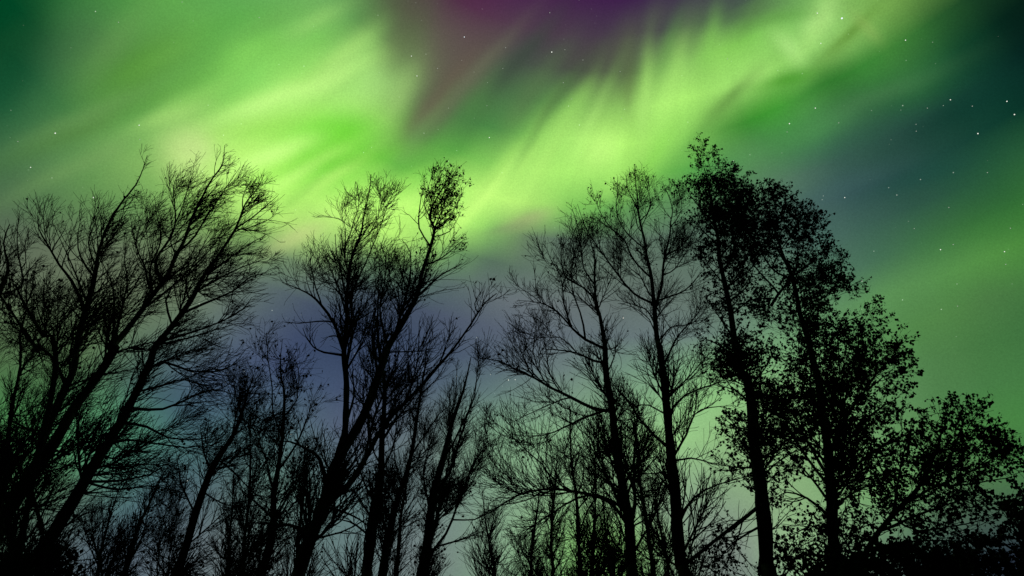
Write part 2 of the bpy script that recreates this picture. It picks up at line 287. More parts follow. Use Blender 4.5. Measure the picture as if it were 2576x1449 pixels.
def sprout(P, R, count, t0, t1, ang, length, shape, nseg, wander, up, rmul, rmin, taper=0.25, bias=None, reach=1.0, pad=.12, thick=(.004, .011)):
    """children along polylines P (B,n,3); count = total number; returns child polylines and radii"""
    B, n, _ = P.shape
    seg = np.linalg.norm(P[:, 1:] - P[:, :-1], axis=-1); L = seg.sum(1)
    pick = RNG.choice(B, size=count, p=L / L.sum())
    t = t0 + (t1 - t0) * RNG.random(count)
    f = t * (n - 1); i = np.minimum(f.astype(int), n - 2); f = (f - i)[:, None]
    base = P[pick, i] * (1 - f) + P[pick, i + 1] * f
    rad = R[pick, i] * (1 - f[:, 0]) + R[pick, i + 1] * f[:, 0]
    T = unit(P[pick, i + 1] - P[pick, i])
    rv = RNG.normal(size=(count, 3)); 
    if bias is not None: rv += np.asarray(bias)
    S = unit(rv - (rv * T).sum(-1, keepdims=True) * T)
    a = np.radians(ang[0] + (ang[1] - ang[0]) * RNG.random(count))[:, None]
    d = unit(T * np.cos(a) + S * np.sin(a))
    ln = length * shape(t) * RNG.uniform(0.55, 1.25, count)
    if n > 2: ln = ln * np.clip((L[pick] / np.median(L)), 0.25, 1.3) if B > 12 else ln
    ln = np.minimum(ln, (1 - t) * L[pick] * reach + pad * RNG.uniform(.4, 1.3, count))
    C = np.empty((count, nseg + 1, 3)); C[:, 0] = base
    curl = RNG.normal(size=(count, 3)) * wander * 0.5
    for s in range(nseg):
        d = unit(d + RNG.normal(size=(count, 3)) * wander + curl + np.array([0, 0, up]))
        C[:, s + 1] = C[:, s] + d * (ln / nseg)[:, None]
    r0 = np.maximum(np.minimum(rad * rmul, thick[0] + ln * thick[1]), rmin)
    CR = r0[:, None] * np.linspace(1, taper, nseg + 1)[None, :]
    return C, np.maximum(CR, rmin * 0.75)

LEAF_SHAPE = np.array([(0, 0, 0), (-.36, .30, .05), (-.34, .55, .06), (0, 1.0, -.05), (.34, .55, .06), (.36, .30, .05)])
def leaves(P, count, size, t0=0.3, clump=None):
    B, n, _ = P.shape
    if clump is not None:
        keep = np.nonzero(clump(P[:, -1]))[0]
        if len(keep) == 0: return None
    else: keep = np.arange(B)
    pick = RNG.choice(keep, size=count); t = t0 + (1 - t0) * RNG.random(count)
    f = t * (n - 1); i = np.minimum(f.astype(int), n - 2); f = (f - i)[:, None]
    base = P[pick, i] * (1 - f) + P[pick, i + 1] * f + RNG.normal(size=(count, 3)) * size * 0.25
    y = unit(RNG.normal(size=(count, 3)) + np.array([0, 0, -0.9])); r = RNG.normal(size=(count, 3))
    x = unit(r - (r * y).sum(-1, keepdims=True) * y); z = np.cross(x, y)
    s = size * RNG.uniform(0.55, 1.25, count)[:, None]
    v = base[:, None] + s[:, :, None] * (LEAF_SHAPE[None, :, 0:1] * x[:, None] + LEAF_SHAPE[None, :, 1:2] * y[:, None] + LEAF_SHAPE[None, :, 2:3] * z[:, None] * RNG.uniform(0.3, 3, count)[:, None, None])
    b = np.arange(count)[:, None] * 6
    q = np.concatenate([b + np.array([[0, 1, 2, 3]]), b + np.array([[0, 3, 4, 5]])])
    return v.reshape(-1, 3), q

# picture regions used while measuring the trees: origin and scale of each enlargement
ZR = {'1': (0, 319.4, .3968), '2': (0, 830.6, .4267), '3': (575, 383.3, .3968), '4': (575, 874, .3968), '5': (1213.9, 383.3, .3968),
      '6': (1213.9, 874, .3968), '7': (1725, 319.4, .3968), '8': (1873.3, 874, .3968), '0': (0, 0, 1)}
def px(s):
    """'1:10,20 30,40 3:5,6' -> list of frame coordinates"""
    out = []; o = ZR['0']
    for w in s.split():
        if ':' in w: k, w = w.split(':'); o = ZR[k]
        a, b = w.split(','); out.append((o[0] + float(a) * o[2], o[1] + float(b) * o[2]))
    return out

K1, K2, K3, KL = .88, .46, .32, 1.0
def tree(name, label, D, trunk, r0, r1, boughs, group='bare autumn birches', n1=60, l1=1.5, n2=700, n3=4500, l2=.65, l3=.32,
         up=.10, ang=(28, 52), leaf=0, leaf_size=.045, ground_lean=0.4, n4=0, tsub=0.2, bias=None, rmin=.003, leaf_where=None, depth=1.6, cat='tree', wander=.10):
    n1 = int(n1 * K1); n2 = int(n2 * K2); n3 = int(n3 * K3); leaf = int(leaf * KL)
    tp = px(trunk); t3 = np.array([at(x, y, D + 0.25 * math.sin(i * 1.7)) for i, (x, y) in enumerate(tp)])
    # carry the stem down to the ground below the frame
    d = (t3[0] - t3[1]); d = d / abs(d[2]); z = t3[0][2]
    g = t3[0] + np.array([d[0] * z * ground_lean, d[1] * z * 0.2, -z])
    mid = t3[0] + np.array([d[0] * z * .5 * (ground_lean + .25), 0, -z * .5])
    rad = r1 * .6 + (r0 - r1 * .6) * (1 - np.linspace(0, 1, len(t3)) ** 1.15)
    pts = [list(g - np.array([0, 0, .15])) + [r0 * 1.75], list(g + np.array([0, 0, .25])) + [r0 * 1.4], list(mid) + [r0 * 1.15]] + [list(p) + [r] for p, r in zip(t3, rad)]
    root = bpy.data.objects.new(name, None); COL.objects.link(root); root.location = (g[0], g[1], 0)
    root.empty_display_size = 0.5; root['label'] = label; root['category'] = cat; root['group'] = group
    S = spline(pts, .25, .02)
    stems = [(S, 14 if r0 > .04 else 8)]
    main = np.array(tp); anchor = t3
    for bi, bg_ in enumerate(boughs):
        s, br = bg_[0], bg_[1]; dz = bg_[2] if len(bg_) > 2 else random.uniform(-depth, depth)
        bp = px(s)
        lm = sum(math.dist(bp[i], bp[i + 1]) for i in range(len(bp) - 1)) / FPX * D * 1.4; dz = max(-.38 * lm, min(.38 * lm, dz))
        # depth of the point of the tree it springs from
        best = None
        for St, _ in stems:
            q = St[:, :3] - CAM; zz = q @ Fw; X = W / 2 + FPX * (q @ Rt) / zz; Y = H / 2 - FPX * (q @ Up) / zz
            k = np.argmin(np.hypot(X - bp[0][0], Y - bp[0][1])); dd = math.hypot(X[k] - bp[0][0], Y[k] - bp[0][1])
            if best is None or dd < best[0]: best = (dd, St[k])
        y0 = best[1][1]; first = best[1][:3]
        n = len(bp); P = [at(x, y, y0 + dz * (i / (n - 1)) ** 0.8) for i, (x, y) in enumerate(bp)]
        if best[0] < 40: P[0] = first
        br0 = min(br * .84, best[1][3] * .8); rr = np.linspace(br0, max(.0035, br0 * .16), n)
        stems.append((spline([list(p) + [r] for p, r in zip(P, rr)], .16, .013), 8))
    for k, (St, sides) in enumerate(stems):
        P = St[None, :, :3]; R = np.maximum(St[None, :, 3], .003)
        R = R * (1 + 0.05 * RNG.normal(size=R.shape))
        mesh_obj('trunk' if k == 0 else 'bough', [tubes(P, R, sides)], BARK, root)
    # crown: three (or four) orders of finer wood
    lens = np.array([np.linalg.norm(np.diff(St[:, :3], axis=0), axis=1).sum() * (0.8 if k == 0 else 1) for k, (St, _) in enumerate(stems)])
    C1 = []; R1 = []
    for k, (St, _) in enumerate(stems):
        n = max(2, int(n1 * lens[k] / lens.sum())); ts = .36 if k == 0 else tsub
        sc = 1.0 if k == 0 else min(1.0, lens[k] / 2.2)
        c, r = sprout(St[None, :, :3], St[None, :, 3], n, ts, .985, ang, l1 * sc, lambda t: .16 + 1.0 * (1 - t) ** .8, 7, wander * .75, up * 1.2, .55, rmin, .3, bias=bias, reach=.9 if k == 0 else .85, pad=.16, thick=(.004, .014))
        C1.append(c); R1.append(r)
    C1 = np.concatenate(C1); R1 = np.concatenate(R1)
    f = lambda t: .45 + .75 * (1 - t)
    # stems and first order both carry second order shoots
    a2 = (ang[0] * .7, ang[1] * .82); l1 *= 1.12; l2 *= 1.25
    C2, R2 = sprout(C1, R1, n2, .12, 1, a2, l2, f, 5, wander, up, .7, rmin, .4, bias=bias, reach=1.0, pad=.12)
    ex = []; f2 = lambda t: .14 + 1.2 * (1 - t)
    for k, (St, _) in enumerate(stems):
        n = max(1, int(n2 * .22 * lens[k] / lens.sum()))
        ex.append(sprout(St[None, :, :3], St[None, :, 3], n, .5 if k == 0 else .25, 1, a2, l2 * .9, f2, 5, wander, up, .6, rmin, .4, bias=bias))
    C2 = np.concatenate([C2] + [e_[0] for e_ in ex]); R2 = np.concatenate([R2] + [e_[1] for e_ in ex])
    C3, R3 = sprout(C2, R2, n3, .1, 1, (18, 42), l3 * 1.15, f, 4, wander * 1.2, up * .8, .7, rmin, .6, bias=bias)
    parts = [tubes(C1, R1, 5), tubes(C2, R2, 4), tubes(C3, R3, 3)]
    last = C3
    if n4:
        C4, R4 = sprout(C3, R3, n4, .15, 1, (22, 55), l3 * .5, f, 3, wander * 1.5, up * .6, .8, rmin, .7); parts.append(tubes(C4, R4, 3)); last = C4
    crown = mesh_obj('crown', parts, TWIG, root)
    if leaf:
        lv = leaves(C3, leaf, leaf_size, clump=leaf_where)
        if lv is not None:
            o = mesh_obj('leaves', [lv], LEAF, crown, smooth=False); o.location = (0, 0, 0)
            o.data.transform(Matrix.Translation(Vector((-root.location[0], -root.location[1], 0))))
            o['kind'] = 'stuff'
    return root
def pix(P):
    q = P - CAM; z = q @ Fw
    return W / 2 + FPX * (q @ Rt) / z, H / 2 - FPX * (q @ Up) / z

# ------------------------------------------------------------------ ground
gs = 61; gx = np.linspace(-1, 1, gs); gx = np.sign(gx) * np.abs(gx) ** 3 * 3000
X, Y = np.meshgrid(gx, gx); Z = .25 * np.sin(X * .11 + 1) * np.cos(Y * .09) * np.exp(-(X ** 2 + Y ** 2) / 4e4)
idx = np.arange(gs * gs).reshape(gs, gs)
gq = np.stack([idx[:-1, :-1], idx[:-1, 1:], idx[1:, 1:], idx[1:, :-1]], -1).reshape(-1, 4)
gr = mesh_obj('ground', [(np.stack([X, Y, Z], -1).reshape(-1, 3), gq)], soil_mat()); gr['kind'] = 'structure'

# ------------------------------------------------------------------ the trees
G = 'bare birches under the aurora'
# left group, leaning right
tree('birch_tree', 'far left thin birch whose bare forks rise at the left edge', 9.0,
     '0:-60,1449 0:-40,1300 1:-60,1200 1:-10,1060 1:30,960 1:50,860 1:30,740 1:60,620', .05, .012,
     [('1:-40,1120 1:130,1020 1:135,900 1:110,780 1:110,660 1:120,560', .022), ('1:135,930 1:165,860 1:160,760 1:185,660', .012),
      ('1:130,1020 1:60,960 1:20,980', .012), ('1:-60,1180 1:0,900 1:10,760 1:-20,660', .02)],
     G, n1=36, n2=420, n3=3000, l1=.8, leaf=50)
tree('birch_tree', 'forked bare tree with crossing boughs spreading left in the lower left', 7.0,
     '0:60,1560 2:120,1340 1:360,1449 1:300,1320 1:225,1230 1:170,1130 1:120,1030 1:90,990', .036, .012,
     [('1:235,1420 1:150,1290 1:60,1150 1:0,1080 1:-50,1000', .03, .5), ('1:300,1320 1:390,1230 1:460,1150', .014), ('1:170,1130 1:215,1010 1:190,960', .012),
      ('2:150,1300 2:60,1100 2:10,900 2:-60,760', .03), ('2:250,1200 2:160,900 2:60,700 2:0,600', .025)],
     G, n1=60, n2=700, n3=5200, l1=1.0, leaf=500)
tree('birch_tree', 'dark leaning birch with a sinuous top that ends left of the tallest left birch', 8.6,
     '2:-60,1300 2:20,1140 2:110,960 2:220,790 2:255,640 2:330,460 2:400,320 2:450,200 1:520,1240 1:550,1120 1:590,950 1:610,830 1:640,720 1:690,610 1:760,490 1:850,370 1:900,270 1:930,180', .068, .006,
     [('1:530,1150 1:450,980 1:380,880 1:310,740 1:250,640 1:240,560', .034, -.8), ('1:560,1080 1:480,950 1:420,800 1:350,640', .02), ('1:585,960 1:520,830 1:500,700 1:520,560', .022),
      ('1:600,880 1:560,740 1:600,620 1:640,500', .016), ('1:650,700 1:640,600 1:640,500', .014), ('1:690,610 1:760,590 1:830,480', .012),
      ('1:520,1240 1:450,1150 1:330,1050 1:290,1000', .016), ('2:380,350 2:300,150 2:200,80 2:130,0 1:250,1250', .035, .8), ('2:260,640 2:120,560 2:20,520', .02)],
     G, n1=80, n2=1000, n3=7800, l1=1.25, leaf=160, bias=(.3, 0, .1))
tree('birch_tree', 'tallest bare birch of the left group leaning right against the bright aurora', 8.0,
     '2:-80,1260 2:0,1120 2:150,900 2:330,640 2:450,440 2:560,280 2:680,100 1:700,1400 1:830,1250 1:950,1080 1:1070,920 1:1150,760 1:1210,610 1:1290,460 1:1350,330 1:1410,210 1:1425,110', .072, .006,
     [('1:1150,760 1:1240,680 1:1350,520 1:1440,370 1:1520,250', .022, -.5), ('1:1000,1010 1:1000,860 1:1090,680 1:1110,560 1:1100,400 1:1130,300', .03, .7),
      ('1:1110,620 1:1170,480 1:1200,360 1:1230,280', .016), ('1:940,1100 1:900,860 1:870,700 1:890,580', .022), ('1:870,720 1:840,640 1:830,560', .012),
      ('1:960,1060 1:960,900 1:1020,720 1:990,560 1:980,440', .022), ('1:660,1430 1:760,1200 1:800,1000 1:790,830 1:810,660', .028, .8),
      ('1:700,1400 1:720,1100 1:700,950 1:640,830', .022), ('1:920,1130 1:1080,1020 1:1200,900 1:1350,760 1:1430,600', .022, -.7), ('1:1290,460 1:1400,400 1:1500,330', .012),
      ('2:560,300 2:620,100 1:620,1300 1:700,1120', .02), ('2:330,640 2:420,470 2:500,200', .02)],
     G, n1=100, n2=1300, n3=9500, l1=1.1, leaf=220, bias=(.5, 0, .1))
tree('birch_tree', 'bare birch with long boughs swept right over the dark blue sky', 7.5,
     '2:60,1560 2:150,1430 2:330,1130 2:500,880 2:620,660 2:700,530 2:790,350 2:890,180 1:1000,1370 1:1080,1270 1:1200,1110 1:1290,950 1:1400,780 1:1490,650 1:1550,530 1:1620,420 1:1680,300', .068, .006,
     [('1:1500,640 1:1590,580 1:1680,500 1:1760,430', .018), ('1:1480,660 1:1560,650 1:1680,600 1:1740,560', .014), ('1:1550,530 1:1540,440 1:1590,340', .012),
      ('1:1290,950 1:1420,860 1:1550,760 1:1680,690', .02), ('1:1150,1180 1:1300,1120 1:1480,1040 1:1570,960 1:1680,920', .024, -.4), ('1:1240,1030 1:1400,950 1:1560,880 1:1700,830', .02),
      ('1:1020,1350 1:1200,1300 1:1400,1230 1:1550,1150 1:1600,1090', .022), ('1:1000,1380 1:1200,1340 1:1380,1290 1:1540,1240', .02),
      ('2:820,250 2:950,180 2:1100,240 2:1250,260 2:1360,220 2:1450,120', .024), ('2:760,440 2:950,460 2:1120,400 2:1250,365 2:1380,385', .024),
      ('2:700,540 2:870,575 2:990,630 2:1180,640 2:1340,610', .022), ('2:640,680 2:760,640 2:900,660 2:1100,690 2:1280,670', .02),
      ('2:520,900 2:700,885 2:880,850 2:960,800', .02), ('2:490,960 2:700,940 2:880,920 2:1000,930', .018), ('2:800,330 2:950,330 2:1080,290 2:1200,330 2:1330,310', .016),
      ('1:1080,1270 1:1050,1100 1:1130,950 1:1200,820', .02), ('1:1200,1110 1:1190,960 1:1260,800 1:1330,680', .018), ('2:450,960 2:500,760 2:560,600 2:660,420', .02)],
     G, n1=115, n2=1450, n3=10500, l1=.95, l2=.52, leaf=120, bias=(.6, 0, .05), up=.10)
tree('birch_tree', 'thin twiggy birch at the left edge behind the leaning left trunks', 11.0,
     '0:-40,1560 0:-10,1350 0:20,1150 0:45,960 0:60,800 0:75,660', .05, .008,
     [('0:-10,1330 0:60,1150 0:130,980 0:180,850', .02), ('0:20,1150 0:-30,980 0:-40,830', .018), ('0:45,960 0:110,830 0:140,720', .016), ('0:10,1200 0:90,1080 0:190,1000', .016), ('0:-20,1400 0:80,1300 0:200,1230', .016)],
     G, n1=90, n2=1400, n3=11000, l1=1.3, l2=.65, l3=.34, up=.12, leaf=160)
# centre
tree('birch_tree', 'leaning central birch with thick forked trunk and a small leafy tip', 7.2,
     '4:400,1560 4:430,1449 4:500,1260 4:600,1020 4:680,750 4:800,520 4:880,330 4:980,90 3:1010,1230 3:1100,1060 3:1170,920 3:1220,760 3:1280,600 3:1300,480 3:1265,420 3:1300,330 3:1360,210 3:1430,80', .070, .006,
     [('4:690,720 4:735,560 4:738,350 4:735,100 3:735,1250 3:742,1050 3:750,900 3:765,780 3:790,640 3:830,520 3:850,400 3:880,280 3:905,140', .056, .5),
      ('3:790,1420 3:775,1150 3:790,900 3:870,710 3:940,530 3:1000,330 3:1060,210', .018, -.3), ('4:740,500 4:800,300 4:790,180 3:790,1410', .022),
      ('4:640,1010 4:760,880 4:870,720 4:960,560 4:1060,430 4:1200,280 4:1330,110 3:1430,1230 3:1540,1080 3:1620,950 3:1690,890', .04, -.9),
      ('3:1560,1050 3:1560,960 3:1600,880', .012), ('3:735,1250 3:665,1080 3:600,970 3:530,900 3:450,860 3:340,820', .03, -.8), ('3:600,970 3:540,820 3:520,680 3:530,620', .014),
      ('3:740,1050 3:700,860 3:640,700 3:600,620', .018), ('3:745,960 3:720,760 3:690,620 3:680,520', .016), ('3:765,780 3:740,640 3:780,480 3:830,330 3:820,200', .016),
      ('3:760,600 3:730,440 3:650,410 3:560,410', .008), ('3:720,1290 3:610,1270 3:545,1240 3:500,1180 3:470,1110', .02), ('3:680,1060 3:560,1080 3:440,1090 3:350,1080', .014),
      ('3:1050,1150 3:1120,950 3:1140,800 3:1150,640 3:1100,560', .026), ('3:1150,860 3:1090,720 3:1050,600', .014), ('3:1280,600 3:1210,480 3:1210,330 3:1230,230', .018),
      ('3:1300,330 3:1310,220 3:1290,110', .010), ('3:1340,240 3:1400,180 3:1440,120', .008), ('3:1275,400 3:1350,300 3:1370,200 3:1390,110', .012), ('3:1268,440 3:1240,330 3:1260,230 3:1285,170', .010), ('3:1290,500 3:1400,420 3:1460,320 3:1495,250', .012),
      ('3:1290,500 3:1350,380 3:1390,260 3:1460,170', .014), ('3:1300,560 3:1400,500 3:1470,380', .012), ('3:1240,720 3:1380,640 3:1480,560', .016), ('3:1190,900 3:1340,780 3:1480,700', .018),
      ('3:930,1400 3:920,1200 3:930,1000 3:960,850', .02), ('3:1010,1220 3:960,1020 3:980,850 3:990,680 3:960,560', .022), ('3:1000,1270 3:1200,1260 3:1320,1240', .012),
      ('4:610,870 4:575,720 4:500,650 4:390,590 4:250,590', .03, -.6), ('4:520,1240 4:445,1150 4:330,1120 4:200,1110 4:50,1130', .028, -.5),
      ('4:630,1030 4:760,1060 4:880,1120 4:960,1210', .016), ('4:700,970 4:800,900 4:880,870', .012), ('4:470,1300 4:450,1000 4:480,800', .02), ('3:905,500 3:960,330 3:1000,240', .012)],
     G, n1=230, n2=2800, n3=14000, l1=1.0, l2=.5, l3=.26, leaf=1000, leaf_size=.042, wander=.13, up=.17,
     leaf_where=lambda P: (pix(P)[1] < 640) & (pix(P)[0] > 1040) | (RNG.random(len(P)) < .05))
tree('birch_tree', 'slim dark birch whose straight stem stands right of the leaning central birch', 9.5,
     '4:860,1560 4:875,1400 4:910,1200 4:930,1000 4:960,800 4:965,600 4:975,460 4:985,250 4:960,60 3:940,1080 3:950,900 3:960,780', .075, .008,
     [('4:930,1000 4:860,850 4:800,640 4:790,450', .022), ('4:960,800 4:1040,640 4:1060,430 4:1040,250', .022), ('4:965,650 4:900,450 4:890,250', .018), ('4:905,1220 4:800,1130 4:700,1100 4:600,1130', .02),
      ('4:920,1100 4:820,950 4:760,900', .016), ('4:965,600 4:1100,420 4:1200,380', .018), ('4:975,300 4:920,120 3:880,1150 3:870,950', .014)],
     G, n1=80, n2=900, n3=7000, l1=1.2, up=.14, leaf=260, leaf_size=.05)
tree('birch_tree', 'slender birch with wavy leaning stem second right of the leaning central birch', 10.0,
     '4:960,1560 4:985,1300 4:1025,1150 4:1060,1000 4:1110,850 4:1150,680 4:1190,480 4:1220,300 4:1260,120 4:1290,20', .062, .008,
     [('4:1110,850 4:1130,1000 4:1100,900 4:1060,700 4:1060,550', .016), ('4:1160,650 4:1240,560 4:1330,430 4:1400,380', .018), ('4:1190,480 4:1130,330 4:1120,180', .018), ('4:1140,720 4:1220,700 4:1300,620', .014),
      ('4:1220,300 4:1310,210 4:1380,100', .014)],
     G, n1=80, n2=900, n3=8000, l1=1.1, up=.14)
tree('birch_tree', 'very thin bare birch stem between the wavy stem and the dense columnar birch', 11.0,
     '4:1060,1560 4:1070,1350 4:1090,1150 4:1100,1020 4:1115,900 4:1150,780 4:1170,640 4:1180,560', .036, .006,
     [('4:1095,1080 4:1160,980 4:1230,860', .012), ('4:1100,1000 4:1060,850 4:1040,750', .012)], G, n1=40, n2=420, n3=3500, l1=.9)
tree('birch_tree', 'dense narrow columnar birch with many upright stems left of the centre gap', 9.5,
     '4:1200,1560 4:1225,1380 4:1270,1180 4:1310,950 4:1370,700 4:1420,480 4:1480,280 4:1540,60', .085, .010,
     [('4:1230,1380 4:1300,1150 4:1360,900 4:1400,700 4:1400,500 4:1400,300', .035), ('4:1310,950 4:1400,800 4:1460,600 4:1520,420 4:1570,240', .03), ('4:1370,700 4:1430,600 4:1500,450 4:1560,300 4:1580,140 4:1585,30', .024),
      ('4:1400,560 4:1430,380 4:1440,200 4:1450,90', .02), ('4:1290,1050 4:1250,850 4:1270,650 4:1320,480', .02), ('4:1250,1250 4:1330,1100 4:1440,980 4:1490,800', .022),
      ('4:1300,1350 4:1380,1180 4:1450,1010 4:1510,860 4:1560,720 4:1690,590', .026, -.6), ('4:1500,880 4:1600,700 4:1620,540 4:1640,400', .014), ('4:1560,720 4:1640,600 4:1630,450', .010),
      ('4:1420,1080 4:1560,1090 4:1650,1040 4:1771,990', .018), ('4:1340,1300 4:1500,1210 4:1640,1150', .018), ('4:1290,1150 4:1220,1000 4:1200,940', .014)],
     G, n1=110, n2=1600, n3=11000, l1=.7, l2=.5, ang=(14, 36), up=.12, leaf=900, leaf_size=.045, leaf_where=lambda P: (pix(P)[1] > 1200))
tree('birch_tree', 'leafy young birch left of the leaning central trunk reaching the violet sky', 10.0,
     '4:170,1560 4:200,1449 4:250,1250 4:285,1080 4:295,930 4:320,780 4:350,560 4:350,330 4:330,150 3:350,1180', .070, .006,
     [('4:300,900 4:230,700 4:150,500 4:60,420', .02), ('4:340,620 4:290,420 4:280,250 4:250,60 3:240,1150', .018), ('4:350,480 4:430,330 4:420,180 4:380,60', .016), ('4:320,780 4:430,620 4:500,440 4:520,300', .022),
      ('4:285,1080 4:400,900 4:500,760 4:560,640', .022), ('4:280,1100 4:150,960 4:30,860', .02), ('4:270,1180 4:400,1000 4:500,900', .018), ('4:350,170 3:410,1330 3:300,1300 3:240,1200', .012)],
     G, n1=90, n2=1000, n3=7000, l1=1.1, leaf=1400, leaf_size=.045, wander=.12)
tree('birch_tree', 'leaning birch with a tufted bare top between the left group and centre', 9.0,
     '2:980,1560 2:1050,1400 2:1150,1090 2:1250,840 2:1370,620 2:1420,500 2:1460,400 2:1500,270', .062, .008,
     [('2:1370,620 2:1480,560 2:1560,600 2:1640,680', .014), ('2:1440,440 2:1530,520 2:1640,570', .012), ('2:1380,600 2:1400,460 2:1420,330', .016), ('2:1250,840 2:1200,700 2:1180,560', .018),
      ('2:1310,760 2:1420,880 2:1500,960 2:1600,1010', .014), ('2:1200,980 2:1330,1030 2:1500,1040', .014), ('2:1150,1090 2:1060,900 2:1040,760', .018), ('2:1420,500 2:1380,350 2:1370,250', .012)],
     G, n1=100, n2=1300, n3=10000, l1=1.0, leaf=350, leaf_size=.05, bias=(.3, 0, 0))
tree('birch_tree', 'low thin forked birch in the blue gap behind the leaning left trunks', 10.5,
     '2:690,1560 2:720,1440 2:770,1300 2:830,1140 2:880,1030 2:930,930 2:980,850', .045, .006,
     [('2:740,1400 2:810,1280 2:860,1120 2:900,1000', .018), ('2:740,1390 2:720,1250 2:700,1150', .014), ('2:930,1449 2:940,1250 2:900,1130', .02), ('2:950,1500 2:990,1250 2:1000,1080 2:1010,920', .02),
      ('2:600,1500 2:560,1250 2:540,1150', .018)],
     G, n1=70, n2=900, n3=7000, l1=1.0, up=.13, leaf=500, leaf_size=.045)
# right of the gap
tree('birch_tree', 'twin stemmed bare birch right of the gap with long arching left boughs', 8.2,
     '6:940,1560 6:942,1400 6:935,1150 6:900,920 6:840,620 6:810,400 6:785,200 6:775,0 5:770,1236 5:745,1040 5:730,940 5:712,780 5:705,640 5:660,520', .074, .008,
     [('6:950,1150 6:962,1000 6:960,850 6:965,650 6:980,450 6:985,330', .04, 1.0), ('6:925,1130 6:820,1000 6:700,950 6:560,912 6:450,895 6:230,940 6:80,1040 6:-30,1090', .030, -1.2),
      ('6:880,1000 6:740,950 6:600,960 6:440,1050 6:300,1140 6:220,1230', .024), ('6:820,410 6:700,390 6:560,320 6:430,250 6:330,190 6:200,140 6:110,80 6:-20,60', .034, -1.3),
      ('6:560,330 6:440,350 6:340,400 6:200,470', .014), ('6:330,190 6:200,130 6:80,170', .012), ('6:795,440 6:620,460 6:500,510 6:400,560 6:280,570', .022), ('6:450,895 6:380,760 6:250,640 6:130,520 6:50,450', .016),
      ('5:750,1370 5:700,1320 5:600,1270 5:480,1250 5:380,1245', .026, -.6), ('5:600,1270 5:480,1170 5:330,1170 5:170,1080', .016), ('5:760,1250 5:650,1190 5:570,1120 5:480,1010 5:370,960 5:220,945', .028, -.9),
      ('5:370,960 5:290,900 5:230,850 5:215,770', .012), ('5:730,940 5:640,860 5:540,800 5:500,690 5:500,560', .02), ('5:570,1120 5:520,960 5:500,780 5:430,680 5:380,580', .02), ('5:650,1190 5:610,1020 5:570,850 5:570,700 5:600,500', .022),
      ('5:720,860 5:640,740 5:620,620 5:600,520', .018), ('5:380,980 5:340,860 5:330,760', .012), ('5:745,1040 5:660,960 5:600,900', .014), ('6:930,1130 6:1010,1060 6:1100,1090', .012),
      ('6:990,1180 6:1100,1050 6:1180,940', .016), ('6:870,800 6:760,640 6:700,500', .018), ('5:500,1240 5:400,1100 5:260,1020', .012)],
     G, n1=200, n2=2700, n3=15000, l1=1.25, l2=.55, l3=.28, leaf=420, leaf_size=.042, up=.14, wander=.11)
tree('birch_tree', 'tall straight bare birch of the right group with a round topped crown', 8.6,
     '6:1270,1560 6:1262,1400 6:1240,1100 6:1220,850 6:1185,650 6:1165,450 6:1145,250 6:1120,0 5:1110,1200 5:1085,1000 5:1060,850 5:1040,650 5:1010,500 5:985,380 5:980,250 5:965,90', .082, .007,
     [('5:1090,1010 5:1130,850 5:1160,650 5:1190,500 5:1200,350 5:1150,200', .036, .5), ('5:1080,960 5:960,900 5:850,770 5:770,650 5:700,550 5:640,450 5:600,330', .026, -.8), ('5:1035,800 5:960,680 5:900,560 5:830,500 5:740,370 5:715,270', .022),
      ('5:1010,620 5:900,480 5:850,360 5:860,230', .018), ('5:1000,450 5:1060,330 5:1040,180', .014), ('5:985,380 5:920,250 5:910,130', .014), ('5:1160,650 5:1260,600 5:1330,500 5:1380,400', .02, .6), ('5:1190,480 5:1260,380 5:1270,230', .016),
      ('5:1120,930 5:1250,890 5:1330,840 5:1400,760', .022), ('5:1150,800 5:1220,740 5:1300,620 5:1340,540', .018), ('5:1120,1180 5:1200,1120 5:1330,1080 5:1440,960', .02), ('5:1145,1350 5:1230,1200 5:1330,1080 5:1400,1000', .024),
      ('6:1180,440 6:1290,300 6:1450,230 6:1590,180', .026, -.5), ('6:1165,350 6:1270,230 6:1380,100 6:1480,0', .022), ('6:1235,690 6:1300,560 6:1350,430 6:1440,380 6:1600,370', .024), ('6:1300,560 6:1330,350 6:1360,200', .012),
      ('6:1230,690 6:1320,700 6:1440,730 6:1540,740', .02), ('6:1190,640 6:1090,560 6:1000,450 6:930,330 6:800,190', .032, -.6), ('6:1150,390 6:1050,365 6:950,380 6:860,420', .016), ('6:1260,1060 6:1340,960 6:1500,870 6:1700,810', .026, -.6),
      ('6:1285,1360 6:1480,1220 6:1590,1140 6:1750,1010', .034, -.6), ('5:1100,1150 5:1040,1000 5:900,950 5:830,870', .018), ('5:1110,1200 5:1060,1060 5:960,980 5:860,960', .014), ('6:1180,790 6:1060,800 6:960,800', .014),
      ('6:1230,1000 6:1150,850 6:1080,760', .014), ('5:1070,900 5:1000,780 5:930,730 5:850,600', .016)],
     G, n1=200, n2=2700, n3=15000, l1=1.25, l2=.55, l3=.28, leaf=800, leaf_size=.042, up=.14, wander=.11, leaf_where=lambda P: (pix(P)[1] < 560) | (RNG.random(len(P)) < .08))
GB = 'thin birches far behind the right birches'
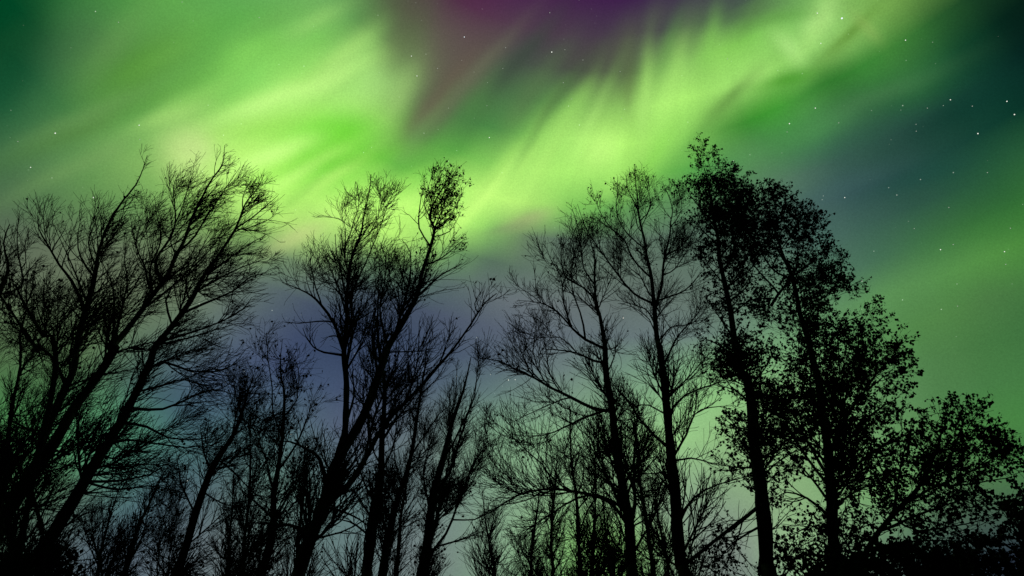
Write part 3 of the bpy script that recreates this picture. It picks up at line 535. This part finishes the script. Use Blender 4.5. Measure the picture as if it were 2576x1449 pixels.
for nm, pts, r, lab in (('birch_tree', '6:450,1560 6:440,1300 6:440,1050 6:450,900 6:470,740 6:480,600', .036, 'leftmost thin background birch stem seen below the long arching bough'),
                        ('birch_tree', '6:625,1560 6:605,1300 6:590,1000 6:570,800 6:558,560 6:550,350', .05, 'second thin background birch from the left under the arching bough'),
                        ('birch_tree', '6:680,1560 6:690,1350 6:705,1150 6:712,950 6:705,720 6:700,520', .044, 'thin background birch nearest the twin stemmed trunk on its left'),
                        ('birch_tree', '6:1080,1560 6:1060,1300 6:1030,1050 6:1000,850 6:985,640 6:960,420 6:950,300', .05, 'thin background birch seen between the two big bare trunks')):
    tree(nm, lab, 12.5, pts, r, .008, [], GB, n1=80, n2=1200, n3=10000, l1=1.5, l2=.8, l3=.4, up=.10, rmin=.003, leaf=160, leaf_size=.05)
GS = 'slender saplings between the big birches'
for pts, r, lab, D_ in (('4:420,1560 4:430,1250 4:470,1000 4:490,750 4:500,560', .032, 'slender upright sapling just left of the leaning central trunk', 11.0),
                        ('4:60,1560 4:90,1200 4:130,900 4:140,600 4:130,330', .034, 'slender upright sapling right of the tufted leaning birch', 11.5),
                        ('2:1330,1560 2:1340,1250 2:1380,950 2:1400,720', .028, 'slender sapling low beside the tufted leaning birch', 12.0),
                        ('2:560,1560 2:600,1300 2:650,1080 2:720,900', .028, 'thin sapling low at left under the swept right boughs', 11.0),
                        ('6:300,1560 6:320,1250 6:370,950 6:400,740', .030, 'leftmost slender sapling low at the left end of the long arching bough', 12.0),
                        ('6:820,1560 6:800,1300 6:770,1000 6:760,760', .030, 'slender sapling just left of the twin stemmed trunk', 12.0),
                        ('6:1180,1560 6:1150,1250 6:1110,1000 6:1090,780', .030, 'slender sapling just left of the tall straight bare birch', 11.5),
                        ('4:1680,1560 4:1660,1300 4:1620,1080 4:1600,900', .026, 'slender sapling right of the dense columnar birch at the gap', 11.0)):
    tree('birch_sapling', lab, D_, pts, r, .006, [], GS, n1=60, n2=1000, n3=8500, l1=1.35, l2=.66, l3=.34, up=.15, leaf=100, leaf_size=.045)
# leafy right group
GL = 'leafy birches on the right'
tree('leafy_birch_tree', 'tallest leafy birch of the right group with a pointed leafy top', 8.8,
     '6:1830,1560 6:1800,1400 8:140,1200 8:115,980 8:70,620 8:40,350 8:15,170 5:1640,1380 5:1605,1180 5:1570,950 5:1515,680 5:1480,480 5:1450,330 5:1430,200 5:1400,90', .11, .010,
     [('7:200,600 7:290,480 7:340,390', .018), ('7:210,720 7:300,620 7:350,520', .018), ('7:225,850 7:320,700 7:370,560', .024), ('7:270,1000 7:420,900 7:490,760', .024), ('7:300,1200 7:420,1100 7:520,1080', .022), ('8:60,560 8:180,400 8:260,260', .024), ('8:100,850 8:220,720 8:330,640', .022), ('8:20,250 8:130,130 8:200,0', .022),
      ('5:1480,480 5:1380,350 5:1320,270 5:1290,200', .022), ('5:1500,600 5:1400,500 5:1340,420', .02), ('5:1450,330 5:1500,230 5:1530,130', .014), ('5:1560,900 5:1500,800 5:1420,700 5:1400,620', .02),
      ('5:1600,1150 5:1500,1050 5:1430,950', .022), ('5:1640,1350 5:1540,1250 5:1450,1200 5:1380,1180', .024), ('6:1690,350 6:1600,270 6:1480,240', .022), ('6:1730,800 6:1600,760 6:1500,740', .022),
      ('6:1750,1000 6:1600,1120 6:1450,1240 6:1310,1350', .034), ('6:1720,560 6:1600,500 6:1520,440', .02), ('6:1760,1150 6:1600,1230 6:1500,1340', .022), ('7:165,470 7:240,400 7:300,330', .016),
      ('7:190,620 7:300,520 7:340,420', .02), ('7:250,900 7:350,750 7:420,600', .024), ('7:290,1100 7:400,980 7:450,850', .024), ('7:100,170 7:100,110', .006), ('7:160,200 7:185,140', .006), ('7:170,260 7:250,250', .008)],
     GL, n1=220, n2=3000, n3=14000, l1=1.15, l2=.5, l3=.26, leaf=19000, leaf_size=.05, up=.08, ang=(30, 60), wander=.17)
tree('leafy_birch_tree', 'broad leafy birch behind the pointed one with a rounded sloping right side', 8.4,
     '8:620,1560 8:590,1300 8:560,1100 8:545,900 8:535,700 8:500,450 8:470,230 8:430,60 7:720,1180 7:680,980 7:620,800 7:560,620 7:500,440 7:480,340', .085, .010,
     [('7:560,620 7:630,480 7:610,390', .018), ('7:620,800 7:570,650 7:620,540', .018), ('7:640,860 7:560,760 7:480,700', .018), ('8:560,1000 8:380,780 8:200,600', .026), ('8:545,900 8:400,700 8:250,480 8:150,300', .028), ('8:500,450 8:400,250 8:280,60', .024), ('8:590,1250 8:450,1220 8:330,1280', .02), ('7:680,1000 7:540,900 7:440,740 7:380,600 7:330,440', .026), ('7:505,760 7:380,640 7:330,500', .02), ('8:545,850 8:430,650 8:330,450 8:260,250', .03), ('8:530,700 8:600,450 8:590,250 8:520,60', .028), ('8:550,950 8:650,850 8:780,640', .024),
      ('7:500,700 7:420,560 7:380,430 7:370,330', .024), ('7:500,640 7:560,520 7:540,420', .02), ('7:520,900 7:610,780 7:700,640 7:720,560 7:740,510', .03), ('7:660,700 7:760,600 7:820,520', .018),
      ('7:700,650 7:800,680 7:850,680', .014), ('7:545,1130 7:640,1000 7:760,880 7:860,790 7:920,740', .034), ('8:400,200 7:720,1330 7:850,1130 7:980,980 7:1060,970', .034), ('7:850,1130 7:1000,1060 7:1100,1030 7:1170,1050', .02),
      ('8:480,400 8:600,200 7:980,1280 7:1100,1200 7:1200,1160', .032), ('7:980,1280 7:1150,1260 7:1260,1260', .02), ('8:530,700 8:640,450 8:760,280 8:880,130 8:1030,10', .036), ('8:760,280 8:900,180 8:1060,150', .02),
      ('8:540,800 8:700,550 8:850,400 8:980,310', .03), ('8:545,900 8:700,760 8:900,620 8:1080,540 8:1180,590', .03), ('8:555,1000 8:720,900 8:880,820', .024), ('8:540,750 8:400,600 8:260,540', .026),
      ('8:560,1050 8:400,960 8:260,920 8:180,960', .026), ('8:570,1150 8:420,1130 8:300,1200', .024), ('8:520,560 8:380,400 8:280,300', .024), ('7:525,1000 7:440,880 7:400,740', .024), ('8:590,1320 8:400,1310 8:260,1360', .022)],
     GL, n1=300, n2=3800, n3=18000, l1=1.1, l2=.5, l3=.26, leaf=30000, leaf_size=.054, up=.05, ang=(30, 62), wander=.17)
tree('leafy_birch_tree', 'low spreading leafy tree with open boughs against the green sky at right', 6.8,
     '8:600,1700 8:720,1400 8:850,1170 8:1000,980 8:1110,860 8:1200,720 8:1230,600 8:1240,480 8:1250,380', .036, .006,
     [('8:900,1120 8:1100,1150 8:1350,1120 8:1600,1060', .018), ('8:780,1290 8:1100,1230 8:1450,1230', .018), ('8:1110,860 8:1330,880 8:1560,850 8:1720,830', .016), ('8:1300,1020 8:1500,1010 8:1680,960', .012), ('8:1110,860 8:1260,740 8:1340,600 8:1390,460 8:1410,350', .02), ('8:1300,650 8:1420,500 8:1540,370', .014), ('8:1150,830 8:1320,750 8:1480,620 8:1600,460', .018), ('8:1380,690 8:1540,600 8:1690,530', .014),
      ('8:1000,980 8:1200,880 8:1400,800 8:1580,690 8:1740,610', .02), ('8:1400,800 8:1600,740 8:1760,740', .014), ('8:850,1170 8:1050,1080 8:1300,1000 8:1500,930', .022), ('8:1050,1080 8:1250,1120 8:1400,1180', .016),
      ('8:950,1020 8:980,800 8:1020,600 8:1060,440', .018), ('8:1000,980 8:860,760 8:820,600', .016), ('8:760,1320 8:950,1280 8:1150,1290', .02), ('8:740,1380 8:620,1200 8:560,1050', .018), ('8:1230,560 8:1150,460 8:1100,400', .010)],
     GL, n1=120, n2=1200, n3=5500, l1=.62, l2=.32, l3=.18, leaf=7000, leaf_size=.047, up=.05, ang=(30, 62), wander=.16)
tree('leafy_tree', 'dense dark leafy tree filling the lower right corner', 9.0,
     '8:1800,1750 8:1810,1560 8:1800,1350 8:1790,1150 8:1760,980 8:1750,900', .08, .012,
     [('8:1800,1350 8:1650,1250 8:1500,1200', .03), ('8:1800,1300 8:1700,1130 8:1660,980', .026), ('8:1790,1150 8:1850,1000 8:1880,900', .026), ('8:1810,1500 8:1600,1420 8:1400,1330 8:1250,1260', .035), ('8:1805,1450 8:1900,1300 8:2000,1200', .03),
      ('8:1810,1500 8:1500,1500 8:1200,1400', .035)],
     GL, n1=150, n2=1700, n3=8000, l1=.6, l2=.35, l3=.22, leaf=22000, leaf_size=.06, up=.03, ang=(35, 70))
tree('leafy_bush', 'dark leafy crown low in the right under the broad leafy birch', 7.6,
     '8:1000,1900 8:960,1700 8:900,1500 8:860,1400 8:830,1330', .05, .012,
     [('8:960,1700 8:1100,1550 8:1200,1420 8:1260,1330', .03), ('8:900,1500 8:700,1420 8:560,1400', .026), ('8:930,1600 8:1050,1450 8:1080,1330', .026), ('8:980,1800 8:1300,1600 8:1500,1450', .03), ('8:980,1750 8:700,1600 8:450,1480', .028)],
     GL, n1=110, n2=1300, n3=6000, l1=.9, l2=.4, l3=.24, leaf=20000, leaf_size=.065, up=.03, ang=(35, 70))
tree('leafy_bush', 'dark leafy crown rising into the bottom left corner', 7.0,
     '2:100,1900 2:140,1700 2:160,1500 2:200,1380', .05, .012,
     [('2:140,1700 2:300,1500 2:420,1350', .028), ('2:130,1700 2:0,1500 2:-60,1350', .028), ('2:150,1600 2:260,1420 2:300,1300', .022), ('2:160,1560 2:60,1420 2:40,1330', .022)],
     GL, n1=80, n2=900, n3=5000, l1=.6, l2=.35, l3=.22, leaf=5000, leaf_size=.055, up=.03, ang=(35, 70))

# ------------------------------------------------------------------ stars: far glowing points, each one a thing
def star_mat(name, col, st):
    m = bpy.data.materials.new(name); m.use_nodes = True; nt = m.node_tree; nt.nodes.clear()
    e_ = nt.nodes.new('ShaderNodeEmission'); e_.inputs[0].default_value = (*col, 1); e_.inputs[1].default_value = st
    o_ = nt.nodes.new('ShaderNodeOutputMaterial'); nt.links.new(e_.outputs[0], o_.inputs[0])
    try: m.cycles.emission_sampling = 'NONE'
    except Exception: pass
    return m
SM = [star_mat('dim_starlight', (.9, 1, .85), .42), star_mat('starlight', (.95, 1, .88), 1.0), star_mat('blue_starlight', (.85, .95, 1), 1.1), star_mat('warm_starlight', (1, .93, .8), 1.0)]
bm_ = [(0, 0, 1)] + [(math.cos(k * math.tau / 5) * .894, math.sin(k * math.tau / 5) * .894, .447) for k in range(5)] + [(math.cos((k + .5) * math.tau / 5) * .894, math.sin((k + .5) * math.tau / 5) * .894, -.447) for k in range(5)] + [(0, 0, -1)]
bf_ = [(0, 1 + k, 1 + (k + 1) % 5) for k in range(5)] + [(1 + k, 6 + k, 1 + (k + 1) % 5) for k in range(5)] + [(1 + (k + 1) % 5, 6 + k, 6 + (k + 1) % 5) for k in range(5)] + [(11, 6 + (k + 1) % 5, 6 + k) for k in range(5)]
SME = []
for m in SM:
    me = bpy.data.meshes.new('star'); me.from_pydata(bm_, [], bf_); me.materials.append(m); SME.append(me)
UR = 'small white star in the dark teal sky at upper right'
RT = 'faint white star over the green glow right of the leafy trees'
PU = 'faint star in the dim violet and brown sky at top centre'
BG = 'faint star showing through the bright green aurora band'
LF = 'faint white star in the green sky at upper left'
LO = 'small white star in the pale gap between the centre and right trees'
TR = 'small star glinting between the bare branches low in the sky'
STARS = [(2118,46,2.6,1,'brightest star, blue white, beside the aurora at the top right'),(2056,33,1.0,0,'white star just left of the brightest star at top right'),(2065,109,.9,0,'white star just below the aurora fold and the brightest star'),
 (2278,101,1.0,0,'lone white star in the dark green sky near the top right'),(2051,272,1.1,0,'upper star of a pair under the right end of the aurora'),(1986,311,1.4,0,'lower brighter star of a pair under the right end of the aurora'),
 (2391,251,.9,0,UR),(2446,267,.7,0,UR),(2484,434,.6,0,UR),(2387,522,.6,0,UR),(2110,309,.7,0,UR),(1980,332,.6,0,UR),(2333,272,.5,0,UR),(2305,330,.5,0,UR),
 (2533,255,1.1,0,'upper star of two at the right edge in dark teal sky'),(2552,288,1.25,0,'lower star of two at the right edge in dark teal sky'),(2460,336,1.25,0,'bright star in the dark sky inward from the right edge pair'),
 (2125,497,1.0,0,'single star in the slate blue sky above the leafy trees'),(2366,628,1.15,0,'brightest star over the green glow at the right'),(2398,615,.7,0,RT),(2527,633,.9,0,'star over the green glow close to the right edge'),
 (2542,574,.7,0,RT),(2409,770,.6,0,RT),(2530,665,.6,0,RT),(2300,575,.5,0,RT),(2168,707,.9,0,'star just above the sloping side of the broad leafy birch'),
 (1388,131,1.5,0,'brightest star in the dim violet sky at top centre'),(1168,93,1.05,1,'second brightest star in the violet sky left of the brightest'),(1035,141,.8,0,PU),(1101,172,.7,2,PU),(1417,208,.7,0,PU),(1421,125,.6,0,PU),(1272,120,.6,0,PU),(1383,32,.6,0,PU),(1265,172,.5,0,PU),(1560,180,.6,0,PU),
 (1049,191,.95,0,'star on the left rim of the dark wedge in the aurora'),(1231,346,1.1,0,'bright star in the dark green fold above the gap between trees'),(1438,249,.6,0,BG),(1830,148,.5,0,BG),(1563,298,.5,0,BG),(1225,266,.5,0,BG),
 (139,335,1.5,0,'brightest star at the left in the dull green sky'),(350,315,1.05,0,'white star right of the brightest left star'),(352,351,.6,0,'tiny star just below the white star at upper left'),(77,421,.9,0,'white star near the left edge below the brightest left star'),
 (235,497,1.25,0,'bright star just above the bare left treetops'),(652,44,.7,0,LF),(458,5,.6,0,LF),(298,56,.6,0,LF),(45,356,.5,0,LF),
 (1263,915,1.15,0,LO),(1234,942,.7,0,LO),(1279,956,1.1,0,LO),(1296,955,.8,0,LO),(1435,543,.7,0,'small star just under the aurora beside the right treetops'),
 (1568,800,1.0,2,TR),(1654,1145,1.2,0,TR),(732,1093,1.1,0,TR),(472,1210,1.1,0,TR),(2028,958,1.0,0,TR)]
for (x, y, br, k, lab) in STARS:
    o = bpy.data.objects.new('star', SME[0 if br < .75 else k + 1]); COL.objects.link(o)
    o.location = CAM + ray(x, y) * 2600.0
    r = 2600 / 740 * (.24 + .24 * br); o.scale = (r, r, r)
    o['label'] = lab; o['category'] = 'star'; o['group'] = 'stars in the aurora sky'
